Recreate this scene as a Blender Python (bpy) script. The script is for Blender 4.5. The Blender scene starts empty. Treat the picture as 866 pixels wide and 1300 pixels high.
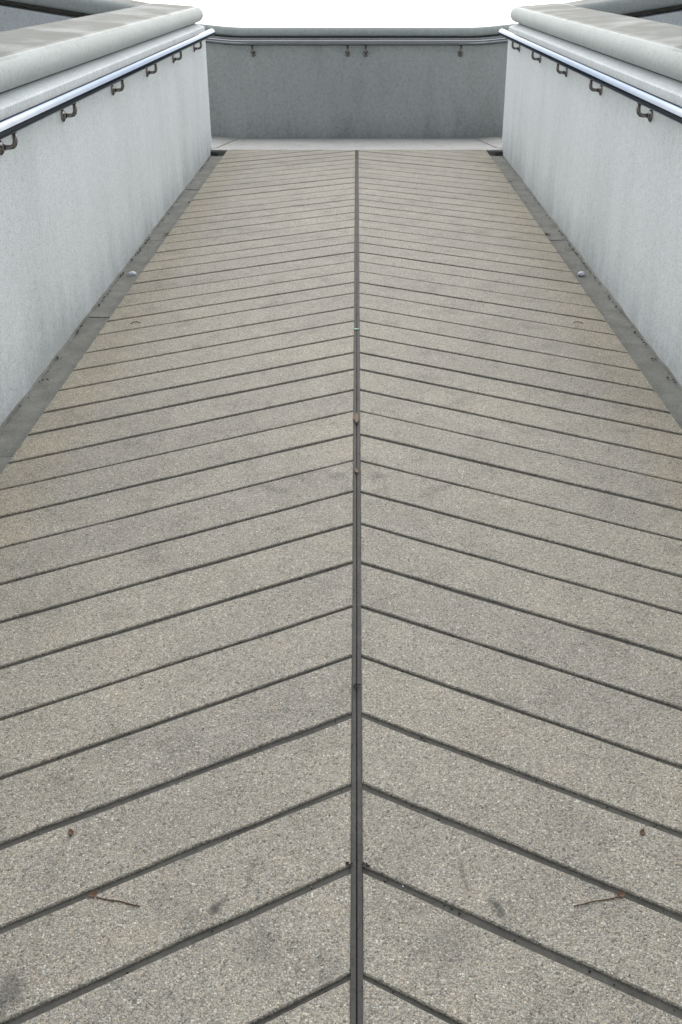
import bpy, bmesh, math, random
import numpy as np
from mathutils import Vector, Matrix
rnd = random.Random(7)

# ------------------------------------------------------------------ camera
scn = bpy.context.scene
C = scn.collection
ALPHA = math.radians(5.2)                 # slope of the ramp
TA, CA, SA = math.tan(ALPHA), math.cos(ALPHA), math.sin(ALPHA)
F_PX, PX0, PY0, VY = 1200.0, 453.0, 650.0, -44.0
PHI = math.atan((PY0 - VY) / F_PX)        # camera axis against the ramp plane
PITCH = PHI - ALPHA                       # camera axis against the level
H = 1.40                                  # eye above the ramp plane
EYE = Vector((0, 0, H / CA))
cam = bpy.data.cameras.new('camera')
cam.sensor_fit = 'VERTICAL'; cam.sensor_height = 36.0
cam.lens = 36.0 * F_PX / 1300.0
cam.shift_x = -(PX0 - 433.0) / 1300.0
cam.clip_start = 0.05; cam.clip_end = 5000
camo = bpy.data.objects.new('camera', cam); C.objects.link(camo)
camo.location = EYE
camo.rotation_euler = (math.pi / 2 - PITCH, 0, 0)
scn.camera = camo

# ------------------------------------------------------------------ sky, sun, exposure
SUN_EL, SUN_AZ = math.radians(30), 0.0    # sun high, ahead of the camera, behind thin cloud
w = bpy.data.worlds.new('World'); scn.world = w; w.use_nodes = True
nt = w.node_tree; nt.nodes.clear()
sky = nt.nodes.new('ShaderNodeTexSky'); sky.sky_type = 'NISHITA'; sky.sun_disc = False
sky.sun_elevation = SUN_EL; sky.sun_rotation = SUN_AZ
sky.air_density = 1.0; sky.dust_density = 3.0; sky.ozone_density = 1.0; sky.altitude = 0
hs = nt.nodes.new('ShaderNodeHueSaturation'); hs.inputs['Saturation'].default_value = 0.30
bg = nt.nodes.new('ShaderNodeBackground'); bg.inputs['Strength'].default_value = 0.05
wo = nt.nodes.new('ShaderNodeOutputWorld')
nt.links.new(sky.outputs[0], hs.inputs['Color']); nt.links.new(hs.outputs[0], bg.inputs['Color'])
nt.links.new(bg.outputs[0], wo.inputs['Surface'])
sl = bpy.data.lights.new('sun', 'SUN'); sl.energy = 1.5; sl.angle = math.radians(145); sl.color = (1.0, 0.995, 0.98)
so = bpy.data.objects.new('sun', sl); C.objects.link(so)
sd = Vector((0, math.cos(SUN_EL), math.sin(SUN_EL)))
so.rotation_euler = sd.to_track_quat('Z', 'Y').to_euler(); so.location = (0, 20, 20)
vs = scn.view_settings
vs.view_transform = 'Standard'; vs.look = 'None'; vs.gamma = 1.0; vs.exposure = 1.6
vs.use_curve_mapping = False

# ------------------------------------------------------------------ photo pixel -> place
def ray(px, py):
    u, v = (px - PX0) / F_PX, (PY0 - py) / F_PX
    cp, sp = math.cos(PITCH), math.sin(PITCH)
    return Vector((u, cp + v * sp, -sp + v * cp))
def on_ramp(px, py, z=0.0):               # point z above the ramp surface
    d = ray(px, py)
    t = (z - EYE.z) / (d.z - d.y * TA)
    return EYE + d * t
def on_level(px, py, z):
    d = ray(px, py); return EYE + d * ((z - EYE.z) / d.z)
def on_side(px, py, x):                   # point on the vertical plane at x
    d = ray(px, py); return EYE + d * (x / d.x)
def on_front(px, py, y):
    d = ray(px, py); return EYE + d * (y / d.y)
def rz(y): return y * TA                  # ramp height

# ------------------------------------------------------------------ helpers
def link(name, me, mat, parent=None, smooth=False):
    if mat: me.materials.append(mat)
    o = bpy.data.objects.new(name, me); C.objects.link(o)
    if parent: o.parent = parent
    if smooth:
        for p in me.polygons: p.use_smooth = True
    return o
def mesh(verts, faces, origin=None):
    me = bpy.data.meshes.new('m')
    if origin is not None: verts = [Vector(v) - origin for v in verts]
    me.from_pydata([tuple(v) for v in verts], [], faces)
    bm = bmesh.new(); bm.from_mesh(me); bmesh.ops.recalc_face_normals(bm, faces=bm.faces[:]); bm.to_mesh(me); bm.free()
    return me
def tag(o, label=None, cat=None, group=None, kind=None):
    if label: o['label'] = label
    if cat: o['category'] = cat
    if group: o['group'] = group
    if kind: o['kind'] = kind
    return o
def empty(name, loc=(0, 0, 0)):
    o = bpy.data.objects.new(name, None); C.objects.link(o); o.location = loc; o.empty_display_size = .1
    return o
def put(o, parent):                       # parent, keep world place
    o.parent = parent
    o.location = Vector(o.location) - Vector(parent.location)
    return o
def part(name, verts, faces, mat, parent, smooth=False, angle=None):
    vs_ = [Vector(v) for v in verts]
    c = sum(vs_, Vector()) / len(vs_)
    o = link(name, mesh(vs_, faces, c), mat, None, smooth)
    o.location = c
    if parent:
        base = Vector((0, 0, 0)); p = parent
        while p: base += Vector(p.location); p = p.parent
        o.parent = parent; o.location = c - base
    if angle is not None:
        for p in o.data.polygons: p.use_smooth = True
        es = o.data.edges; me = o.data
        bm = bmesh.new(); bm.from_mesh(me)
        for e in bm.edges:
            if len(e.link_faces) == 2 and e.calc_face_angle(0) > angle: e.smooth = False
        bm.to_mesh(me); bm.free()
    return o
def sweep(profile, path, closed_ends=True):
    """profile: (across, up) ring; path: list of (Vector point, Vector horizontal across-direction)."""
    V, Fc = [], []; n = len(profile)
    for p, a in path:
        for (u, z) in profile: V.append(p + a * u + Vector((0, 0, z)))
    for i in range(len(path) - 1):
        for j in range(n):
            k = (j + 1) % n
            Fc.append((i*n + j, i*n + k, (i+1)*n + k, (i+1)*n + j))
    if closed_ends:
        Fc.append(tuple(range(n))); Fc.append(tuple((len(path)-1)*n + j for j in reversed(range(n))))
    return V, Fc
def tube(pts, r, n=16, caps=True):
    pts = [Vector(p) for p in pts]; V, Fc = [], []
    up = Vector((0, 0, 1)); prev = None
    for i, p in enumerate(pts):
        t = (pts[min(i+1, len(pts)-1)] - pts[max(i-1, 0)]).normalized()
        if prev is None:
            a = t.cross(up); a = a.normalized() if a.length > 1e-3 else Vector((1, 0, 0))
        else: a = (prev - t * prev.dot(t)).normalized()
        prev = a; b = t.cross(a)
        for j in range(n):
            q = 2 * math.pi * j / n; V.append(p + a * (r * math.cos(q)) + b * (r * math.sin(q)))
    for i in range(len(pts) - 1):
        for j in range(n):
            k = (j + 1) % n; Fc.append((i*n + j, i*n + k, (i+1)*n + k, (i+1)*n + j))
    if caps: Fc.append(tuple(range(n))); Fc.append(tuple((len(pts)-1)*n + j for j in range(n)))
    return V, Fc
def lathe(axis_pt, axis, prof, n=18):     # prof: (distance along axis, radius)
    axis = Vector(axis).normalized(); a = axis.orthogonal().normalized(); b = axis.cross(a)
    V, Fc = [], []
    for (h, r) in prof:
        for j in range(n):
            q = 2*math.pi*j/n; V.append(Vector(axis_pt) + axis*h + a*(r*math.cos(q)) + b*(r*math.sin(q)))
    for i in range(len(prof)-1):
        for j in range(n):
            k = (j+1) % n; Fc.append((i*n+j, i*n+k, (i+1)*n+k, (i+1)*n+j))
    Fc.append(tuple(range(n))); Fc.append(tuple((len(prof)-1)*n+j for j in range(n)))
    return V, Fc

# ------------------------------------------------------------------ materials
MARKS = ((275, 1152, .012, .034, .5, .8), (318, 1110, .008, .05, .1, .4), (9, 1262, .03, .05, 0, .6),
         (478, 605, .035, .035, 0, .35), (330, 1200, .05, .06, 0, .25), (345, 620, .10, .03, .6, .3))
class NT:
    def __init__(s, name):
        s.m = bpy.data.materials.new(name); s.m.use_nodes = True; s.t = s.m.node_tree; s.t.nodes.clear()
        s.out = s.n('ShaderNodeOutputMaterial'); s.b = s.n('ShaderNodeBsdfPrincipled')
        s.l(s.b.outputs[0], s.out.inputs[0])
        s.pos = s.n('ShaderNodeNewGeometry').outputs['Position']
    def n(s, k, **kw):
        x = s.t.nodes.new(k)
        for a, v in kw.items(): setattr(x, a, v)
        return x
    def l(s, a, b): s.t.links.new(a, b)
    def val(s, x, v):
        if hasattr(v, 'is_output') or isinstance(v, bpy.types.NodeSocket): s.l(v, x)
        else: x.default_value = v
    def noise(s, scale, detail=4, rough=.55, vec=None, dist=0.0):
        x = s.n('ShaderNodeTexNoise'); x.inputs['Scale'].default_value = scale; x.inputs['Detail'].default_value = detail
        x.inputs['Roughness'].default_value = rough; x.inputs['Distortion'].default_value = dist
        s.l(vec or s.pos, x.inputs['Vector']); return x.outputs['Fac']
    def vor(s, scale, feature='F1', vec=None, rand=1.0):
        x = s.n('ShaderNodeTexVoronoi', feature=feature); x.inputs['Scale'].default_value = scale
        x.inputs['Randomness'].default_value = rand
        s.l(vec or s.pos, x.inputs['Vector']); return x
    def scale(s, v, vec=None):
        x = s.n('ShaderNodeMapping'); x.inputs['Scale'].default_value = v; s.l(vec or s.pos, x.inputs['Vector']); return x.outputs[0]
    def ramp(s, f, stops, interp='LINEAR'):
        x = s.n('ShaderNodeValToRGB'); x.color_ramp.interpolation = interp; e = x.color_ramp.elements
        while len(e) < len(stops): e.new(.5)
        for i, (p, c) in enumerate(stops):
            e[i].position = p; e[i].color = (c, c, c, 1) if isinstance(c, (int, float)) else (*c, 1)
        s.l(f, x.inputs[0]); return x.outputs[0]
    def math(s, op, a, b=0.0, c=None):
        x = s.n('ShaderNodeMath', operation=op); s.val(x.inputs[0], a); s.val(x.inputs[1], b)
        if c is not None: s.val(x.inputs[2], c)
        return x.outputs[0]
    def mix(s, fac, a, b, blend='MIX'):
        x = s.n('ShaderNodeMix', data_type='RGBA', blend_type=blend)
        s.val(x.inputs[0], fac)
        for i, v in ((6, a), (7, b)):
            if isinstance(v, tuple): x.inputs[i].default_value = (*v, 1)
            else: s.l(v, x.inputs[i])
        return x.outputs[2]
    def bump(s, h, dist, strength=1.0, nrm=None):
        x = s.n('ShaderNodeBump'); x.inputs['Distance'].default_value = dist; x.inputs['Strength'].default_value = strength
        s.l(h, x.inputs['Height'])
        if nrm: s.l(nrm, x.inputs['Normal'])
        return x.outputs[0]
    def fin(s, col, rough=.8, nrm=None, metal=0.0, spec=.4, edge=None):
        if edge: s.b.inputs['Specular Tint'].default_value = (*edge, 1)
        s.val(s.b.inputs['Base Color'], (*col, 1) if isinstance(col, tuple) else col)
        s.val(s.b.inputs['Roughness'], rough); s.b.inputs['Metallic'].default_value = metal
        s.b.inputs['Specular IOR Level'].default_value = spec
        if nrm: s.l(nrm, s.b.inputs['Normal'])
        return s.m
    def blot(s, pt, rx, ry, edge=.5, ang=0.0, mirror=True):   # soft worn mark of its own shape at a place on the floor
        v = s.pos
        if mirror:
            sp = s.n('ShaderNodeSeparateXYZ'); s.l(v, sp.inputs[0])
            cb = s.n('ShaderNodeCombineXYZ'); s.l(s.math('ABSOLUTE', sp.outputs[0]), cb.inputs[0])
            s.l(sp.outputs[1], cb.inputs[1]); s.l(sp.outputs[2], cb.inputs[2]); v = cb.outputs[0]
            pt = Vector((abs(pt[0]), pt[1], pt[2]))
        m = s.n('ShaderNodeMapping', vector_type='TEXTURE'); m.inputs['Location'].default_value = pt
        m.inputs['Rotation'].default_value = (0, 0, ang); m.inputs['Scale'].default_value = (rx, ry, 1); s.l(v, m.inputs['Vector'])
        ln = s.n('ShaderNodeVectorMath', operation='LENGTH'); s.l(m.outputs[0], ln.inputs[0])
        d = s.math('ADD', ln.outputs['Value'], s.wob)
        return s.ramp(d, [(edge, 1.0), (1.0, 0.0)])

def aggregate(name, tint, size=230, contrast=1.0, marks=False):
    t = NT(name)
    v1 = t.vor(size); v2 = t.vor(size * 1.9)
    sp = t.n('ShaderNodeSeparateColor'); t.l(v1.outputs['Color'], sp.inputs[0])
    sp2 = t.n('ShaderNodeSeparateColor'); t.l(v2.outputs['Color'], sp2.inputs[0])
    r, g, b = tint
    def T(k, sr=1, sb=1): return (r*k*sr, g*k, b*k*sb)
    small = t.math('GREATER_THAN', sp.outputs[1], .45)
    def pick(a_, b_): return t.math('ADD', t.math('MULTIPLY', a_, t.math('SUBTRACT', 1.0, small)), t.math('MULTIPLY', b_, small))
    tone = pick(sp.outputs[0], sp2.outputs[0]); dist = pick(v1.outputs['Distance'], v2.outputs['Distance'])
    stone = t.ramp(tone, [(0, T(.34)), (.10, T(.58)), (.28, T(.86, 1.03, .95)), (.52, T(1.0)), (.72, T(1.2, 1.0, 1.02)), (.86, T(1.05, 1.15, .84)), (.96, T(1.55)), (1, T(1.8, .98, 1.0))])
    fine = t.noise(480, 2, .5)
    col = t.mix(1.0, stone, t.ramp(fine, [(.3, .70), (.5, 1.0), (.7, 1.25)]), 'MULTIPLY')
    gap = t.ramp(dist, [(.45, 0.0), (.80, 1.0)])
    col = t.mix(t.math('MULTIPLY', gap, .6 * contrast), col, T(.36, 1.0, .92))
    # wear, dirt and warm patches
    big = t.noise(1.6, 4, .6); mid = t.noise(8.5, 6, .68)
    col = t.mix(1.0, col, t.ramp(big, [(.28, (.90, .90, .91)), (.5, (1.0, 1.0, 1.0)), (.72, (1.09, 1.08, 1.05))]), 'MULTIPLY')
    col = t.mix(1.0, col, t.ramp(mid, [(.28, .76), (.45, .98), (.7, 1.10)]), 'MULTIPLY')
    warm = t.ramp(mid, [(.58, 0.0), (.76, .30)])
    col = t.mix(warm, col, T(.92, 1.14, .74))
    if marks:                             # brown dirt caught along the outer ends of the slabs
        sx = t.n('ShaderNodeSeparateXYZ'); t.l(t.pos, sx.inputs[0])
        ed = t.math('ADD', t.math('ABSOLUTE', sx.outputs[0]), t.math('MULTIPLY', t.math('SUBTRACT', mid, .5), .22))
        col = t.mix(t.ramp(ed, [(.90, 0.0), (1.2, .28)]), col, t.mix(1.0, col, (1.06, .94, .74), 'MULTIPLY'))
    oi = t.n('ShaderNodeObjectInfo')
    col = t.mix(1.0, col, t.ramp(oi.outputs['Random'], [(0, (.96, .96, .965)), (.5, (1, 1, 1)), (1, (1.035, 1.03, 1.015))]), 'MULTIPLY')
    spn = t.noise(88, 2, .5)
    col = t.mix(t.ramp(spn, [(.745, 0.0), (.78, .7)]), col, (.035, .032, .028))
    if marks:
        t.wob = t.math('MULTIPLY', t.math('SUBTRACT', spn, .5), 1.6)
        for (px, py, rx, ry, ang, k) in MARKS:
            p = on_ramp(px, py)
            col = t.mix(t.math('MULTIPLY', t.blot(p, rx, ry, .25, ang), k), col, (.045, .045, .045))
    nrm = t.bump(t.math('ADD', t.math('MULTIPLY', fine, .6), t.math('MULTIPLY', v1.outputs['Distance'], -.8)), .0022, .6 * contrast)
    return t.fin(col, t.ramp(sp.outputs[2], [(0, .6), (1, .9)]), nrm, spec=.3)

def plaster(name, base, stain, pits=1.0, mottle=1.0, foot=None):
    t = NT(name)
    grain = t.noise(240, 3, .65); g2 = t.noise(85, 4, .7)
    streak = t.noise(3.5, 5, .62, vec=t.scale((1, 1, .3)))
    mot = t.noise(48, 4, .75, vec=t.scale((1, 1, .8)))
    col = t.mix(t.ramp(grain, [(.3, 0.0), (.7, 1.0)]), tuple(c * .84 for c in base), tuple(c * 1.12 for c in base))
    col = t.mix(1.0, col, t.ramp(g2, [(.28, .78), (.48, 1.0), (.72, 1.07)]), 'MULTIPLY')
    col = t.mix(1.0, col, t.ramp(streak, [(.3, 1 - .13 * mottle), (.52, 1.0), (.75, 1.05)]), 'MULTIPLY')
    col = t.mix(1.0, col, t.ramp(mot, [(.28, 1 - .20 * mottle), (.5, 1.0), (.72, 1 + .10 * mottle)]), 'MULTIPLY')
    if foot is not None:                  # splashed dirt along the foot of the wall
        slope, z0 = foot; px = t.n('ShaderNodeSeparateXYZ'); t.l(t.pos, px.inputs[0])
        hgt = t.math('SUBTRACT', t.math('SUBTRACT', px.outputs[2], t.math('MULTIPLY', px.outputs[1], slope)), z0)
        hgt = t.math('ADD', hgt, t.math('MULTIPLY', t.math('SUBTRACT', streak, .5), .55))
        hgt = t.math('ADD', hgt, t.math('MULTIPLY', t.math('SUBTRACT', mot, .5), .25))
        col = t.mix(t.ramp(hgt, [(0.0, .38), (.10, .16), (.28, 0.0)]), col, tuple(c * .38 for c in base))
    pit = t.vor(125); pm = t.ramp(pit.outputs['Distance'], [(.12, 1.0), (.24, 0.0)])
    psel = t.n('ShaderNodeSeparateColor'); t.l(pit.outputs['Color'], psel.inputs[0])
    pm = t.math('MULTIPLY', pm, t.ramp(psel.outputs[0], [(.78, 0.0), (.9, 1.0)]))
    col = t.mix(t.math('MULTIPLY', pm, .7 * pits), col, stain)
    nrm = t.bump(t.math('ADD', t.math('MULTIPLY', g2, .8), t.math('MULTIPLY', grain, .45)), .0045, .6)
    return t.fin(col, .85, nrm, spec=.25)

def coping_mat(name, base, olive):
    t = NT(name)
    grain = t.noise(300, 3, .6); g2 = t.noise(42, 5, .65); big = t.noise(2.2, 6, .62)
    lng = t.noise(6, 5, .6, vec=t.scale((2.2, .35, 1)))
    # grime settles on the flat top, its border broken up
    g = t.n('ShaderNodeNewGeometry'); sp = t.n('ShaderNodeSeparateXYZ'); t.l(g.outputs['True Normal'], sp.inputs[0])
    top = t.ramp(t.math('ADD', sp.outputs[2], t.math('MULTIPLY', t.math('SUBTRACT', big, .5), .25)), [(.86, 0.0), (1.0, 1.0)])
    patch = t.ramp(big, [(.34, .85), (.66, 1.0)])
    col = t.mix(t.math('MULTIPLY', top, patch), base, olive)
    col = t.mix(1.0, col, t.ramp(lng, [(.3, .92), (.55, 1.0), (.75, 1.04)]), 'MULTIPLY')
    col = t.mix(1.0, col, t.ramp(g2, [(.28, .80), (.5, 1.0), (.75, 1.08)]), 'MULTIPLY')
    col = t.mix(1.0, col, t.ramp(grain, [(.3, .86), (.7, 1.1)]), 'MULTIPLY')
    col = t.mix(t.ramp(g2, [(.70, 0.0), (.78, .5)]), col, tuple(c * .25 for c in olive))
    pit = t.vor(70); psel = t.n('ShaderNodeSeparateColor'); t.l(pit.outputs['Color'], psel.inputs[0])
    pm = t.math('MULTIPLY', t.ramp(pit.outputs['Distance'], [(.10, 1.0), (.22, 0.0)]), t.ramp(psel.outputs[0], [(.86, 0.0), (.92, .7)]))
    col = t.mix(pm, col, (.05, .05, .04))
    return t.fin(col, .75, t.bump(g2, .003, .4), spec=.3)

def mortar(name, base, dirt=.5, sc=1.0):
    t = NT(name)
    a = t.noise(14 * sc, 5, .65); b = t.noise(120, 3, .6); c = t.noise(48, 4, .7)
    col = t.mix(t.ramp(a, [(.3, 0.0), (.7, 1.0)]), tuple(x * .72 for x in base), tuple(x * 1.2 for x in base))
    col = t.mix(1.0, col, t.ramp(b, [(.25, .75), (.7, 1.15)]), 'MULTIPLY')
    col = t.mix(t.ramp(c, [(.62, 0.0), (.72, dirt)]), col, (.022, .02, .016))
    return t.fin(col, .8, t.bump(b, .002, .5))

def plain(name, col, rough=.6, var=.25, scale=60, metal=0.0):
    t = NT(name); n = t.noise(scale, 4)
    return t.fin(t.mix(t.ramp(n, [(.3, 0.0), (.7, 1.0)]), tuple(c * (1 - var) for c in col), tuple(c * (1 + var) for c in col)), rough, t.bump(n, .001, .3), metal)

def steel(name, col, rough):
    t = NT(name); n = t.noise(30, 4, vec=t.scale((1, .15, 1))); m = t.noise(9, 4)
    return t.fin(t.mix(t.ramp(m, [(.4, 0.0), (.8, .35)]), col, tuple(c * .7 for c in col)), t.ramp(n, [(.3, rough * .8), (.7, rough * 1.4)]), None, 1.0, .5, (.25, .28, .33))

ZL0 = rz(on_ramp(453, 190.2).y)
M_SLAB = aggregate('washed_pebble_concrete', (.324, .312, .276), 270, marks=True)
M_LAND = aggregate('landing_pebble_concrete', (.44, .45, .45), 300, .5)
M_SEAL = mortar('joint_sealant', (.084, .082, .073), .7)
M_STRIP = mortar('centre_mortar', (.064, .063, .059), .7)
M_GUT = mortar('gutter_mortar', (.205, .208, .188), .35, .6)
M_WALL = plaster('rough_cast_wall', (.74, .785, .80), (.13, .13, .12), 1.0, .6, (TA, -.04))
M_BACK = plaster('shaded_grey_plaster', (.44, .47, .46), (.08, .08, .07), 1.0, 1.1, (0, ZL0))  # greyer than the side walls, part of its shade mixed into the base colour
M_COPE = coping_mat('worn_coping_stone', (.48, .52, .51), (.088, .098, .088))
M_CORE = plain('concrete_core', (.28, .28, .27), .9)
M_STEEL = steel('polished_steel', (.30, .31, .325), .10)
M_BRACK = steel('bracket_steel', (.24, .225, .21), .18)
M_GROUND = mortar('ground_paving', (.24, .235, .22), .2, .4)
M_LEAF = plain('dry_leaf', (.095, .05, .025), .7, .4, 90)
M_TWIG = plain('twig_bark', (.10, .055, .03), .8, .4, 200)
M_PAPER = plain('wrapper_foil', (.72, .74, .82), .35, .12, 80)
M_GREEN = plain('green_plastic', (.03, .30, .20), .4)
M_DARK = plain('dark_grit', (.035, .032, .028), .85, .4, 200)

# ------------------------------------------------------------------ key measures
XW, XS = 1.28, 1.135                      # wall face, outer edge of the slabs
GUT = -0.045
Y_E = on_ramp(453, 190.2).y               # top of the ramp
Z_L = rz(Y_E)                             # landing level
Y_W = on_ramp(267.9, 195.2, GUT).y        # far end of the side walls
Y_B = on_level(453, 175.8, Z_L).y         # back wall face
Y_N = -2.6                                # near end of everything built
Z_G = rz(Y_N) - .25                       # ground
RISE = 0.095                              # side ramps climb outwards

# ------------------------------------------------------------------ ground
def box(x0, x1, y0, y1, z0, z1):
    V = [(x, y, z) for z in (z0, z1) for y in (y0, y1) for x in (x0, x1)]
    return V, [(0, 2, 3, 1), (4, 5, 7, 6), (0, 1, 5, 4), (2, 6, 7, 3), (0, 4, 6, 2), (1, 3, 7, 5)]
V, Fc = [(-1500, -1500, Z_G), (1500, -1500, Z_G), (1500, 1500, Z_G), (-1500, 1500, Z_G)], [(0, 1, 2, 3)]
tag(link('ground', mesh(V, Fc), M_GROUND), kind='structure')

# ------------------------------------------------------------------ ramp bed, slabs, centre strip, gutters
def slope_box(x0, x1, y0, y1, zt, zb, ny=1, x1b=None, flat=False):
    x1b = x1 if x1b is None else x1b
    V = []
    for y, xe in ((y0, x1), (y1, x1b)):
        V += [(x0, y, rz(y) + zb), (xe, y, rz(y) + zb), (xe, y, rz(y) + zt), (x0, y, rz(y) + zt)]
    return V, [(0, 1, 2, 3), (7, 6, 5, 4), (0, 4, 5, 1), (1, 5, 6, 2), (2, 6, 7, 3), (3, 7, 4, 0)]
V, Fc = slope_box(-XW - .1, XW + .1, Y_N, Y_E - .001, -.07, -.2)
ramp = tag(link('ramp', mesh(V, Fc), M_CORE), kind='structure')
for s in (-1, 1):
    V, Fc = slope_box(s * .0009, s * (XS - .006), Y_N + .003, Y_E - .004, -.0058, -.0695)
    part('joint_filling', V, Fc, M_SEAL, ramp)
    N = 60; V, Fc = [], []                # mortar strip beside the centre seam, a little uneven
    for i in range(N + 1):
        y = Y_N + .005 + (Y_E - .012 - Y_N) * i / N
        hw = .0092 + .0052 * max(0, y) / Y_E + rnd.uniform(-.0006, .0006)
        zt = rz(y) - .0026
        e = .0012 + rnd.uniform(0, .0010)
        V += [(s * e, y, zt - .006), (s * e, y, zt), (s * hw, y, zt), (s * (hw + .001), y, zt - .006)]
    for i in range(N):
        for j in range(3): Fc.append((i*4 + j, i*4 + j + 1, i*4 + j + 5, i*4 + j + 4))
    part('centre_strip', V, Fc, M_STRIP, ramp)

JY = [196.4, 201.3, 206.7, 212.3, 218.2, 224.4, 231.4, 238.2, 245.4, 252.4, 260.2, 269.1, 278, 287.4, 297.6, 307.4, 319.5, 331.2,
      343.9, 357.9, 371.4, 389.2, 406.4, 425.4, 446.7, 467.8, 493.8, 520.6, 550.4, 583.5, 622.6, 663.5, 712.3, 767.7, 830.8, 904.6, 994.6, 1099.2, 1235]
joints = [on_ramp(453, y).y for y in JY]
P = .1965
for j in range(1, 6): joints.insert(0, joints[0] + P)
while joints[-1] > Y_N: joints.append(joints[-1] - P)
MS = .545                                 # joints run back towards the camera as they go outwards
def clip(poly, ymax, keep_below=True):
    out = []
    for i in range(len(poly)):
        a, b = poly[i], poly[(i+1) % len(poly)]
        ia = (a[1] <= ymax) if keep_below else (a[1] >= ymax); ib = (b[1] <= ymax) if keep_below else (b[1] >= ymax)
        if ia: out.append(a)
        if ia != ib:
            t = (ymax - a[1]) / (b[1] - a[1]); out.append((a[0] + (b[0]-a[0])*t, ymax))
    return out
def inset(poly, d):
    n = len(poly); area = sum(poly[i][0]*poly[(i+1) % n][1] - poly[(i+1) % n][0]*poly[i][1] for i in range(n))
    sg = 1 if area > 0 else -1; out = []
    for i in range(n):
        p0, p, p1 = Vector(poly[i-1]), Vector(poly[i]), Vector(poly[(i+1) % n])
        e0, e1 = (p - p0), (p1 - p)
        if e0.length < 1e-7 or e1.length < 1e-7: out.append(tuple(p)); continue
        e0.normalize(); e1.normalize()
        n0 = Vector((-e0.y, e0.x)) * sg; n1 = Vector((-e1.y, e1.x)) * sg
        b = n0 + n1
        if b.length < .3: b = n0
        else: b = b / max(.35, b.dot(n0))
        out.append((p.x + b.x * d, p.y + b.y * d))
    return out
def slab(poly, zf, mat, parent, thick=.03, ch=.0022, lift=0.0, name='slab'):
    poly = [p for i, p in enumerate(poly) if (Vector(p) - Vector(poly[i-1])).length > 1e-4]
    if len(poly) < 3: return
    a = abs(sum(poly[i][0]*poly[(i+1) % len(poly)][1] - poly[(i+1) % len(poly)][0]*poly[i][1] for i in range(len(poly)))) / 2
    if a < .0006: return
    top = inset(poly, ch); n = len(poly)
    V = [(x, y, zf(x, y) + lift) for x, y in top] + [(x, y, zf(x, y) + lift - ch) for x, y in poly] + [(x, y, zf(x, y) - thick) for x, y in poly]
    Fc = [tuple(range(n))]
    for r in (0, 1):
        for i in range(n):
            k = (i + 1) % n; Fc.append((r*n + i, r*n + k, (r+1)*n + k, (r+1)*n + i))
    return part(name, V, Fc, mat, parent)
widths = {i: rnd.choice([.0050, .0060, .0066, .0072, .0080, .0052]) for i in range(len(joints))}
for i in range(len(joints) - 1):
    for s in (-1, 1):
        ya, yb = joints[i] - widths[i] * 1.14, joints[i+1] + widths[i+1] * 1.14
        n = 12; up, lo = [], []
        for k in range(n + 1):
            hw0 = .0093 + .0052 * max(0, ya) / Y_E
            x = hw0 + (XS - hw0) * k / n
            jx = rnd.uniform(-.002, .002) if k in (0, n) else rnd.uniform(-.02, .02)
            x += jx if k not in (0, n) else (abs(jx) * (1 if k == 0 else -1) * .6)
            up.append((s * x, ya - MS * x + rnd.choice([1, 1, 1, 2.2]) * rnd.uniform(-.0014, .0012)))
            lo.append((s * x, yb - MS * x + rnd.choice([1, 1, 1, 2.2]) * rnd.uniform(-.0012, .0014)))
        poly = clip(up + lo[::-1], Y_E - .007)
        if len(poly) > 2: poly = clip(poly, Y_N + .01, False)
        if len(poly) < 3: continue
        slab(poly, lambda x, y: rz(y), M_SLAB, ramp, lift=rnd.uniform(-.0008, .0008))
# gutters in cast lengths
cuts = [Y_N + .005]
while cuts[-1] < Y_E - .5: cuts.append(cuts[-1] + rnd.uniform(.62, .80))
cuts[-1] = Y_E - .002
for s in (-1, 1):
    for a, b in zip(cuts[:-1], cuts[1:]):
        dz = rnd.uniform(-.002, .002)
        V = []
        for y in (a + .0005, b - .0005):
            V += [(s*(XS - .02), y, rz(y) - .068), (s*(XS - .02), y, rz(y) + GUT + .002 + dz), (s*(XS + .06), y, rz(y) + GUT - .003 + dz), (s*(XW + .03), y, rz(y) + GUT + dz + .001), (s*(XW + .03), y, rz(y) - .068)]
        Fc = [(0, 1, 2, 3, 4), (9, 8, 7, 6, 5)] + [(j, j + 1, j + 6, j + 5) for j in range(4)] + [(4, 0, 5, 9)]
        part('gutter_length', V, Fc, M_GUT, ramp)
    N = 220; V, Fc = [], []                # uneven mortar fillet at the foot of the wall
    wx = wz = 0.0
    for i in range(N + 1):
        y = Y_N + .01 + (Y_W - .03 - Y_N) * i / N
        wx = wx * .7 + rnd.uniform(-.0035, .0035); wz = wz * .6 + rnd.uniform(-.004, .004)
        hx, hz = .010 + wx, .010 + wz
        V += [(s*(XW - max(.001, hx)), y, rz(y) + GUT - .004), (s*(XW - max(.001, hx) * .45), y, rz(y) + GUT + max(.001, hz) * .6), (s*(XW + .004), y, rz(y) + GUT + max(.002, hz) + .003)]
    for i in range(N):
        for j in range(2): Fc.append((i*3 + j, i*3 + j + 1, i*3 + j + 4, i*3 + j + 3))
    part('mortar_fillet', V, Fc, M_GUT, ramp)

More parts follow.
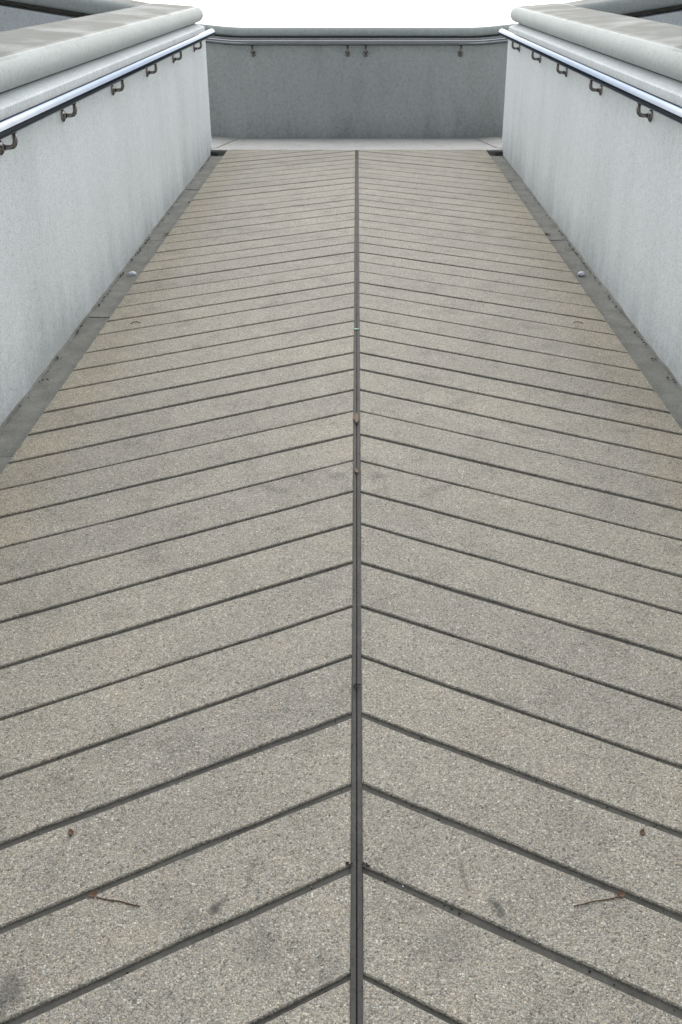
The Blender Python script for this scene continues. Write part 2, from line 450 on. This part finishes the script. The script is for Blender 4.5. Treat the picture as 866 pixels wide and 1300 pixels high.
# ------------------------------------------------------------------ landing and side ramps
V, Fc = box(-2.6, 2.6, Y_E + .001, Y_B + .05, Z_G - .05, Z_L - .012)
landing = tag(link('landing', mesh(V, Fc), M_GUT), kind='structure')
A = on_level(276, 188, Z_L); B = on_level(303, 175.9, Z_L)
xa, xb = -A.x, -B.x
slab([(-XW - .04 if False else -xa - .16, Y_E + .004), (xa + .16, Y_E + .004), (xa, A.y if A.y > Y_E + .01 else Y_E + .05), (xb, Y_B + .02), (-xb, Y_B + .02), (-xa, A.y if A.y > Y_E + .01 else Y_E + .05)],
     lambda x, y: Z_L, M_LAND, landing, .06)
for s in (-1, 1):
    n = 14
    zf = lambda x, y: Z_L + max(0, abs(x) - xb) * RISE * .9
    prev = [(xa, max(A.y, Y_E + .05)), (xb, Y_B + .02)]
    side = tag(link('side_ramp', mesh(*[[(s*xb*1.0, Y_W - .1, Z_G), (s*7, Y_W - .1, Z_G), (s*7, Y_B + .05, Z_G), (s*xb, Y_B + .05, Z_G),
                                        (s*xb, Y_W - .1, Z_L - .02), (s*7, Y_W - .1, zf(7, 0) - .02), (s*7, Y_B + .05, zf(7, 0) - .02), (s*xb, Y_B + .05, Z_L - .02)],
                                       [(0, 1, 2, 3), (4, 5, 6, 7), (0, 1, 5, 4), (1, 2, 6, 5), (2, 3, 7, 6), (3, 0, 4, 7)]]), M_SEAL), kind='structure')
    x0a, x0b = xa + .012, xb + .012
    for k in range(n):
        x1a, x1b = x0a + .2 + .02 * k, x0b + .2 + .02 * k
        if k == 0: x1a += .12
        poly = [(s*(x0a + (.17 if k == 0 else 0)), Y_E + .004 if k == 0 else Y_W - .08), (s*(x1a), Y_E + .004 if k < 1 else Y_W - .08), (s*x1b, Y_B + .02), (s*x0b, Y_B + .02)]
        if k == 0: poly.insert(0, (s*(x0a), max(A.y, Y_E + .05)))
        slab(poly, zf, M_LAND, side, .05)
        x0a, x0b = x1a + .012, x1b + .012

# ------------------------------------------------------------------ parapet walls beside the ramp
Z_TOP, Z_C0, CT = .960, .987, .12         # wall ledge, underside and thickness of the coping, above the ramp
def bullnose(x0, x1, y0, y1, zf, r, nseg=8, ny=1):
    """slab with rounded nose on all four sides; zf gives the height of its underside."""
    rings = []
    for k in range(nseg + 1):
        q = -math.pi/2 + math.pi * k / nseg
        d = r * (1 - math.cos(q)); z = r + r * math.sin(q)
        rings.append((d, z))
    V, Fc = [], []; 
    for d, z in rings:
        for (x, y) in ((x0 + d, y0 + d), (x1 - d, y0 + d), (x1 - d, y1 - d), (x0 + d, y1 - d)):
            V.append((x, y, zf(x, y) + z))
    for i in range(nseg):
        for j in range(4):
            k = (j + 1) % 4; Fc.append((i*4 + j, i*4 + k, (i+1)*4 + k, (i+1)*4 + j))
    Fc.append((0, 1, 2, 3)); Fc.append(tuple(nseg*4 + j for j in range(4)))
    return V, Fc
XN, XB = 1.288, 1.725                      # nose and back of the coping
SIDE = {-1: 'left', 1: 'right'}
for s in (-1, 1):
    t = empty('parapet_wall', (s * 1.55, Y_W / 2, Z_G))
    tag(t, 'pale rough plaster parapet wall with wide rounded stone coping on the %s side of the ramp' % SIDE[s], 'wall', 'parapet walls beside the ramp')
    # body: chamfered section
    prof = [(XW, None), (XW, Z_TOP - .006), (XW + .006, Z_TOP), (XW + .07, Z_C0 - .006), (XB - .03, Z_C0 - .006), (XB - .03, None)]
    V = []
    for y in (Y_N, Y_W):
        for (x, z) in prof: V.append((s*x, y, Z_G - .02 if z is None else rz(y) + z))
    Fc = [tuple(range(6)), tuple(reversed(range(6, 12)))] + [(j, (j+1) % 6, (j+1) % 6 + 6, j + 6) for j in range(6)]
    o = part('wall_face', V, Fc, M_WALL, t)
    # recessed mortar bed under the coping
    V = [(s*x, y, rz(y) + z) for y in (Y_N + .03, Y_W - .05) for (x, z) in ((XW + .074, Z_C0 - .010), (XW + .074, Z_C0 + .006), (XB - .08, Z_C0 + .006), (XB - .08, Z_C0 - .010))]
    part('mortar_bed', V, [(0, 1, 2, 3), (7, 6, 5, 4), (0, 4, 5, 1), (1, 5, 6, 2), (2, 6, 7, 3), (3, 7, 4, 0)], M_SEAL, t)
    V, Fc = bullnose(XN, XB, Y_N - .01, Y_W + .02, lambda x, y: rz(y) + Z_C0 + .07 * (x - XN), CT/2, 10)
    V = [(s*x, y, z) for x, y, z in V]
    part('coping', V, Fc, M_COPE, t, angle=math.radians(28))
    # the wall turns outwards along the side ramp
    Y_R = Y_W - .60
    lift = lambda x: .07 * (XB - XN) + max(0, x - XB) * .15
    V = []
    for x in (XB - .035, 7.0):
        for (y, z) in ((Y_R + .03, None), (Y_R + .03, Z_TOP), (Y_W - .003, Z_TOP), (Y_W - .003, None)):
            V.append((s*x, y, Z_G - .02 if z is None else rz(y) + z - .004 + lift(x) - .02))
    part('return_wall', V, [(0, 1, 2, 3), (7, 6, 5, 4), (0, 4, 5, 1), (1, 5, 6, 2), (2, 6, 7, 3), (3, 7, 4, 0)], M_WALL, t)
    V = []
    for x in (XB - .1, 7.0):
        for (y, z) in ((Y_R + .08, Z_TOP - .01), (Y_R + .08, Z_C0 + .003), (Y_W - .06, Z_C0 + .003), (Y_W - .06, Z_TOP - .01)):
            V.append((s*x, y, rz(y) + z + lift(x)))
    part('mortar_bed', V, [(0, 1, 2, 3), (7, 6, 5, 4), (0, 4, 5, 1), (1, 5, 6, 2), (2, 6, 7, 3), (3, 7, 4, 0)], M_SEAL, t)
    V, Fc = bullnose(XB - .06, 7.0, Y_R, Y_W + .017, lambda x, y: rz(y) + Z_C0 - .002 + lift(x), CT/2, 10)
    V = [(s*x, y, z) for x, y, z in V]
    part('return_coping', V, Fc, M_COPE, t, angle=math.radians(28))

# ------------------------------------------------------------------ back wall with its coping
ZB_TOP = on_front(453, 48.2, Y_B).z; ZB_C0 = on_front(453, 46.2, Y_B).z + .002; ZB_C1 = on_front(453, 34.6, Y_B + .03).z
cr = (ZB_C1 - ZB_C0) / 2
def back_path(off=0.0, dz=0.0, xmax=7.0):  # line of the back wall: level in the middle, rising along the side ramps
    xs = [-xmax, -3, -xb - .18, -xb - .09, -xb, -xb + .09, -xb + .18, 0, xb - .18, xb - .09, xb, xb + .09, xb + .18, 3, xmax]
    pts = []
    for x in xs:
        u = abs(x) - xb; k = .12
        up = RISE * (u if u > k else (0 if u < -k else (u + k) ** 2 / (4 * k)))
        pts.append(Vector((x, Y_B + off, up + dz)))
    return pts
bw = empty('back_wall', (0, Y_B, Z_G))
tag(bw, 'shaded grey plaster wall with rounded coping closing the far end of the landing', 'wall')
a = Vector((0, 1, 0))
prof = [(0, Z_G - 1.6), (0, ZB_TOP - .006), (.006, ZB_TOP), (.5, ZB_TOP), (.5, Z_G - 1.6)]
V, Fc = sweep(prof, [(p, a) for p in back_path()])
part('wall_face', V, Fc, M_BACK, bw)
prof = [(.05, ZB_TOP - .004), (.05, ZB_C0 + .004), (.45, ZB_C0 + .004), (.45, ZB_TOP - .004)]
V, Fc = sweep(prof, [(p, a) for p in back_path(xmax=6.95)])
part('mortar_bed', V, Fc, M_SEAL, bw)
prof = [(cr - .005 - cr * math.cos(q), ZB_C0 + cr + cr * math.sin(q)) for q in [-math.pi/2 + math.pi * k / 10 for k in range(11)]]
prof += [(.52 - cr + cr * math.cos(q), ZB_C0 + cr + cr * math.sin(q)) for q in [math.pi/2 - math.pi * k / 10 for k in range(11)]]
V, Fc = sweep(prof, [(p, a) for p in back_path(xmax=7.02)])
part('coping', V, Fc, M_COPE, bw, angle=math.radians(28))

# ------------------------------------------------------------------ handrails
def bracket(rail, foot, wall_n, up_z, reach, sc=1.0):
    """rosette on the wall, arm out and up under the rail"""
    n = Vector(wall_n)
    V, Fc = lathe(foot - n * .002, n, [(0, .026*sc), (.006, .026*sc), (.010, .022*sc), (.013, .012*sc), (.020, .011*sc)], 18)
    b = part('bracket', *tube([foot + n*.008, foot + n*(reach - .022), foot + n*(reach - .010) + Vector((0, 0, .003)), foot + n*(reach - .003) + Vector((0, 0, .010)),
                               foot + n*reach + Vector((0, 0, .022)), foot + n*reach + Vector((0, 0, up_z))], .0085*sc, 10), M_BRACK, rail, True)
    part('rosette', V, Fc, M_BRACK, b, angle=math.radians(35))
    return b
RR = .027
for s in (-1, 1):
    end = on_ramp(269.0, 39.8, .925)
    XR = 1.222
    ye = end.y; zr = .915
    r = empty('handrail', (s * XR, ye / 2, rz(ye / 2) + zr))
    tag(r, 'polished steel handrail on brackets along the %s parapet wall' % SIDE[s], 'handrail', 'handrails along the ramp')
    ye = EYE.y + ray(269.0, 39.8).y * (-XR / ray(269.0, 39.8).x)
    d = Vector((0, CA, SA))
    p0, p1 = Vector((s*XR, Y_N + .1, rz(Y_N + .1) + zr)), Vector((s*XR, ye, rz(ye) + zr))
    V, Fc = tube([p0, p1], RR, 28)
    part('rail_tube', V, Fc, M_STEEL, r, angle=math.radians(40))
    V, Fc = lathe(p1 - d*.001, d, [(0, RR - .0005), (.004, RR - .0005), (.007, RR - .004)], 24)
    part('end_cap', V, Fc, M_STEEL, r, angle=math.radians(40))
    for (px, py) in ((-1, 181), (78.7, 142), (142.3, 112), (186.2, 90), (219.5, 73), (246, 60)):
        q = on_side(px, py, -XW); foot = Vector((s*XW, q.y, rz(q.y) + .838))
        bracket(r, foot, (-s, 0, 0), zr - .838 - RR + .004, XW - XR)
    y = on_side(-1, 181, -XW).y - .95
    while y > Y_N + .3:
        bracket(r, Vector((s*XW, y, rz(y) + .838)), (-s, 0, 0), zr - .838 - RR + .004, XW - XR); y -= .95
yr = Y_B - .062; zrb = on_front(453, 54.4, yr).z; rb = .0245
hr = empty('handrail', (0, yr, zrb))
tag(hr, 'steel handrail running across the back wall of the landing', 'handrail')
V, Fc = tube(back_path(-.062, zrb, 6.9), rb, 24)
part('rail_tube', V, Fc, M_STEEL, hr, angle=math.radians(40))
for px in (321.5, 441.5, 464.5, 584.5):
    q = on_front(px, 68.3, Y_B)
    bracket(hr, Vector((q.x, Y_B, q.z)), (0, -1, 0), zrb - q.z - rb + .004, .062, 1.1)

# ------------------------------------------------------------------ small things left on the ramp
def leaf(name, p, length, width, ang, label, group=None, curl=.25, mat=None, lift=.001):
    n = 6; V, Fc = [], []
    for i in range(n + 1):
        u = i / n; x = (u - .5) * length; wd = width * math.sin(math.pi * min(.97, max(.03, u))) ** .8 / 2
        z = curl * width * (2 * u - 1) ** 2
        j = rnd.uniform(.8, 1.15)
        V += [(x, -wd * j, z + curl * wd), (x, 0, z), (x, wd / j, z + curl * wd)]
    for i in range(n):
        for k in range(2): Fc.append((i*3 + k, i*3 + k + 1, i*3 + k + 4, i*3 + k + 3))
    m = len(V); V += [(x, y, z + .0008) for x, y, z in V[:m]]
    Fc += [tuple(m + q for q in reversed(f)) for f in list(Fc)]
    ring = [i*3 for i in range(n + 1)] + [i*3 + 2 for i in reversed(range(n + 1))]
    for i in range(len(ring)): Fc.append((ring[i], ring[(i+1) % len(ring)], m + ring[(i+1) % len(ring)], m + ring[i]))
    o = link(name, mesh(V, Fc), mat or M_LEAF)
    o.location = p + Vector((0, 0, lift)); o.rotation_euler = (ALPHA, 0, ang)
    return tag(o, label, 'leaf', group)
def twig(pts, r, label):
    V, Fc = tube(pts, r, 6)
    o = part('twig', V, Fc, M_TWIG, None, True)
    return tag(o, label, 'twig', 'twigs on the slabs')
def mirror(p, s): return Vector((p.x if s < 0 else -p.x, p.y, p.z))
def crumple(p, rx, ry, rz_, label):
    bm = bmesh.new(); bmesh.ops.create_icosphere(bm, subdivisions=3, radius=1)
    for v in bm.verts:
        k = rnd.uniform(.72, 1.12); v.co = Vector((v.co.x * rx * k, v.co.y * ry * k, max(-.25, v.co.z) * rz_ * k))
    me = bpy.data.meshes.new('m'); bm.to_mesh(me); bm.free()
    o = link('crumpled_wrapper', me, M_PAPER); o.location = p + Vector((0, 0, rz_ * .22)); o.rotation_euler = (ALPHA, 0, .6)
    return tag(o, label, 'wrapper', 'wrappers in the gutters')
for s in (-1, 1):
    sd_ = SIDE[s]
    crumple(mirror(on_ramp(168, 349, GUT), s), .024, .018, .016, 'crumpled pale foil wrapper lying in the %s gutter' % sd_)
    leaf('dry_leaf', mirror(on_ramp(213, 297.5, GUT), s), .055, .03, .5 * -s, 'reddish brown dry leaf in the %s gutter against the slab ends' % sd_, 'dry leaves')
    leaf('dry_leaf', mirror(on_ramp(118, 1137), s), .016, .012, .4, 'tiny rust brown leaf beside a thin twig on the near %s slabs' % sd_, 'dry leaves')
    leaf('dry_leaf', mirror(on_ramp(90.5, 1058), s), .016, .010, 1.1 * s, 'small curled brown leaf alone on the near %s slabs above the twig' % sd_, 'dry leaves')
    a_ = [mirror(on_ramp(x, y), s) + Vector((0, 0, .002)) for x, y in ((122, 1140), (138, 1143.5), (152, 1145), (166, 1149), (178, 1151.5))]
    twig(a_, .0011, 'thin brown twig lying on the near %s slabs' % sd_)
    a_ = [mirror(on_ramp(x, y), s) + Vector((0, 0, .003)) for x, y in ((166, 411.5), (170, 409.5), (175, 409), (178, 410.5))]
    twig(a_, .0014, 'short bent dark twig on the slabs near the %s gutter' % sd_)
leaf('dry_leaf', on_ramp(452.5, 531), .11, .018, math.pi / 2, 'long rust brown leaf lying along the centre strip halfway up', 'dry leaves', .1)
leaf('dry_leaf', on_ramp(452.5, 598), .04, .012, math.pi / 2 + .1, 'short brown leaf scrap on the centre strip below the long leaf', 'dry leaves', .1)
o = leaf('plastic_scrap', on_ramp(452.5, 418), .03, .012, .1, 'tiny green plastic scrap on the centre strip', None, .1, M_GREEN); o['category'] = 'scrap'
def lump(name, p, size, mat, label, cat, group=None, n=7):
    V, Fc = [], []
    for k in range(n):
        c = Vector((rnd.uniform(-1, 1) * size, rnd.uniform(-1, 1) * size, rnd.uniform(.1, .35) * size)); q = size * rnd.uniform(.3, .6); b0 = len(V)
        for d in ((1, 0, 0), (-1, 0, 0), (0, 1, 0), (0, -1, 0), (0, 0, .7), (0, 0, -.6)): V.append(c + Vector(d) * q * rnd.uniform(.7, 1.3))
        Fc += [tuple(b0 + i for i in f) for f in ((0, 2, 4), (2, 1, 4), (1, 3, 4), (3, 0, 4), (2, 0, 5), (1, 2, 5), (3, 1, 5), (0, 3, 5))]
    o = link(name, mesh(V, Fc), mat); o.location = p
    return tag(o, label, cat, group)
lump('grit_clump', on_ramp(452.5, 871), .0075, M_DARK, 'black clump of grit stuck on the centre strip', 'grit', None, 9)
for s in (-1, 1):
    lump('grit_clump', mirror(on_ramp(442.5, 1098), s), .006, M_DARK, 'dark grit caught where a near joint meets the %s side of the centre strip' % SIDE[s], 'grit', None, 9)
    o = lump('pebble', mirror(on_ramp(393, 1124.5, -.004), s), .003, M_PAPER, 'single white pebble in a near joint %s of the centre strip' % SIDE[s], 'pebble', None, 2)
# crumbs of dirt: in the joints, along the strip and in the gutters
V, Fc = [], []
def crumb(p, q):
    b0 = len(V)
    for d in ((1, 0, 0), (-.5, .85, 0), (-.5, -.85, 0), (0, 0, .9)): V.append(p + Vector(d) * q * rnd.uniform(.6, 1.3))
    Fc.extend([(b0, b0+1, b0+3), (b0+1, b0+2, b0+3), (b0+2, b0, b0+3), (b0+2, b0+1, b0)])
for s in (-1, 1):
    for k in range(420):                  # joints
        j = rnd.randrange(2, len(joints) - 12); x = abs(rnd.triangular(.02, XS - .02, .05)); y = joints[j] - MS * x + rnd.uniform(-.005, .005)
        if y < Y_E - .03: crumb(Vector((s*x, y, rz(y) - .0058)), rnd.uniform(.0012, .0040))
    for k in range(160):                  # beside the seam
        y = rnd.uniform(.5, Y_E - .1); crumb(Vector((s * rnd.choice([.0012, .009, rnd.uniform(.001, .010)]), y, rz(y) - .0028)), rnd.uniform(.001, .0026))
    for k in range(130):                  # foot of the wall and slab ends
        y = rnd.uniform(2.5, Y_W - .1) if rnd.random() < .5 else rnd.gauss(5.3, .7); y = min(max(y, 1.5), Y_W - .05); x = XW - rnd.uniform(.008, .02) if rnd.random() < .6 else XS + rnd.uniform(.003, .02)
        crumb(Vector((s*x, y, rz(y) + GUT + .004)), rnd.uniform(.003, .009))
    for k in range(170):                  # loose on the slabs
        y = rnd.uniform(.3, Y_E - .2); x = rnd.uniform(.03, XS - .03); crumb(Vector((s*x, y, rz(y))), rnd.uniform(.001, .003))
    for px, py in ((194, 292), (183, 309), (176, 316), (167, 330), (150, 350), (258, 231), (239, 257), (91, 513), (75, 456), (60, 480)):
        p = mirror(on_ramp(px, py, GUT + .004), s)
        for k in range(3): crumb(p + Vector((rnd.uniform(-.012, .012), rnd.uniform(-.03, .03), 0)), rnd.uniform(.003, .008))
tag(link('dirt_crumbs', mesh(V, Fc), M_DARK), 'dark crumbs of dirt scattered in the joints and gutters', 'dirt', kind='stuff')
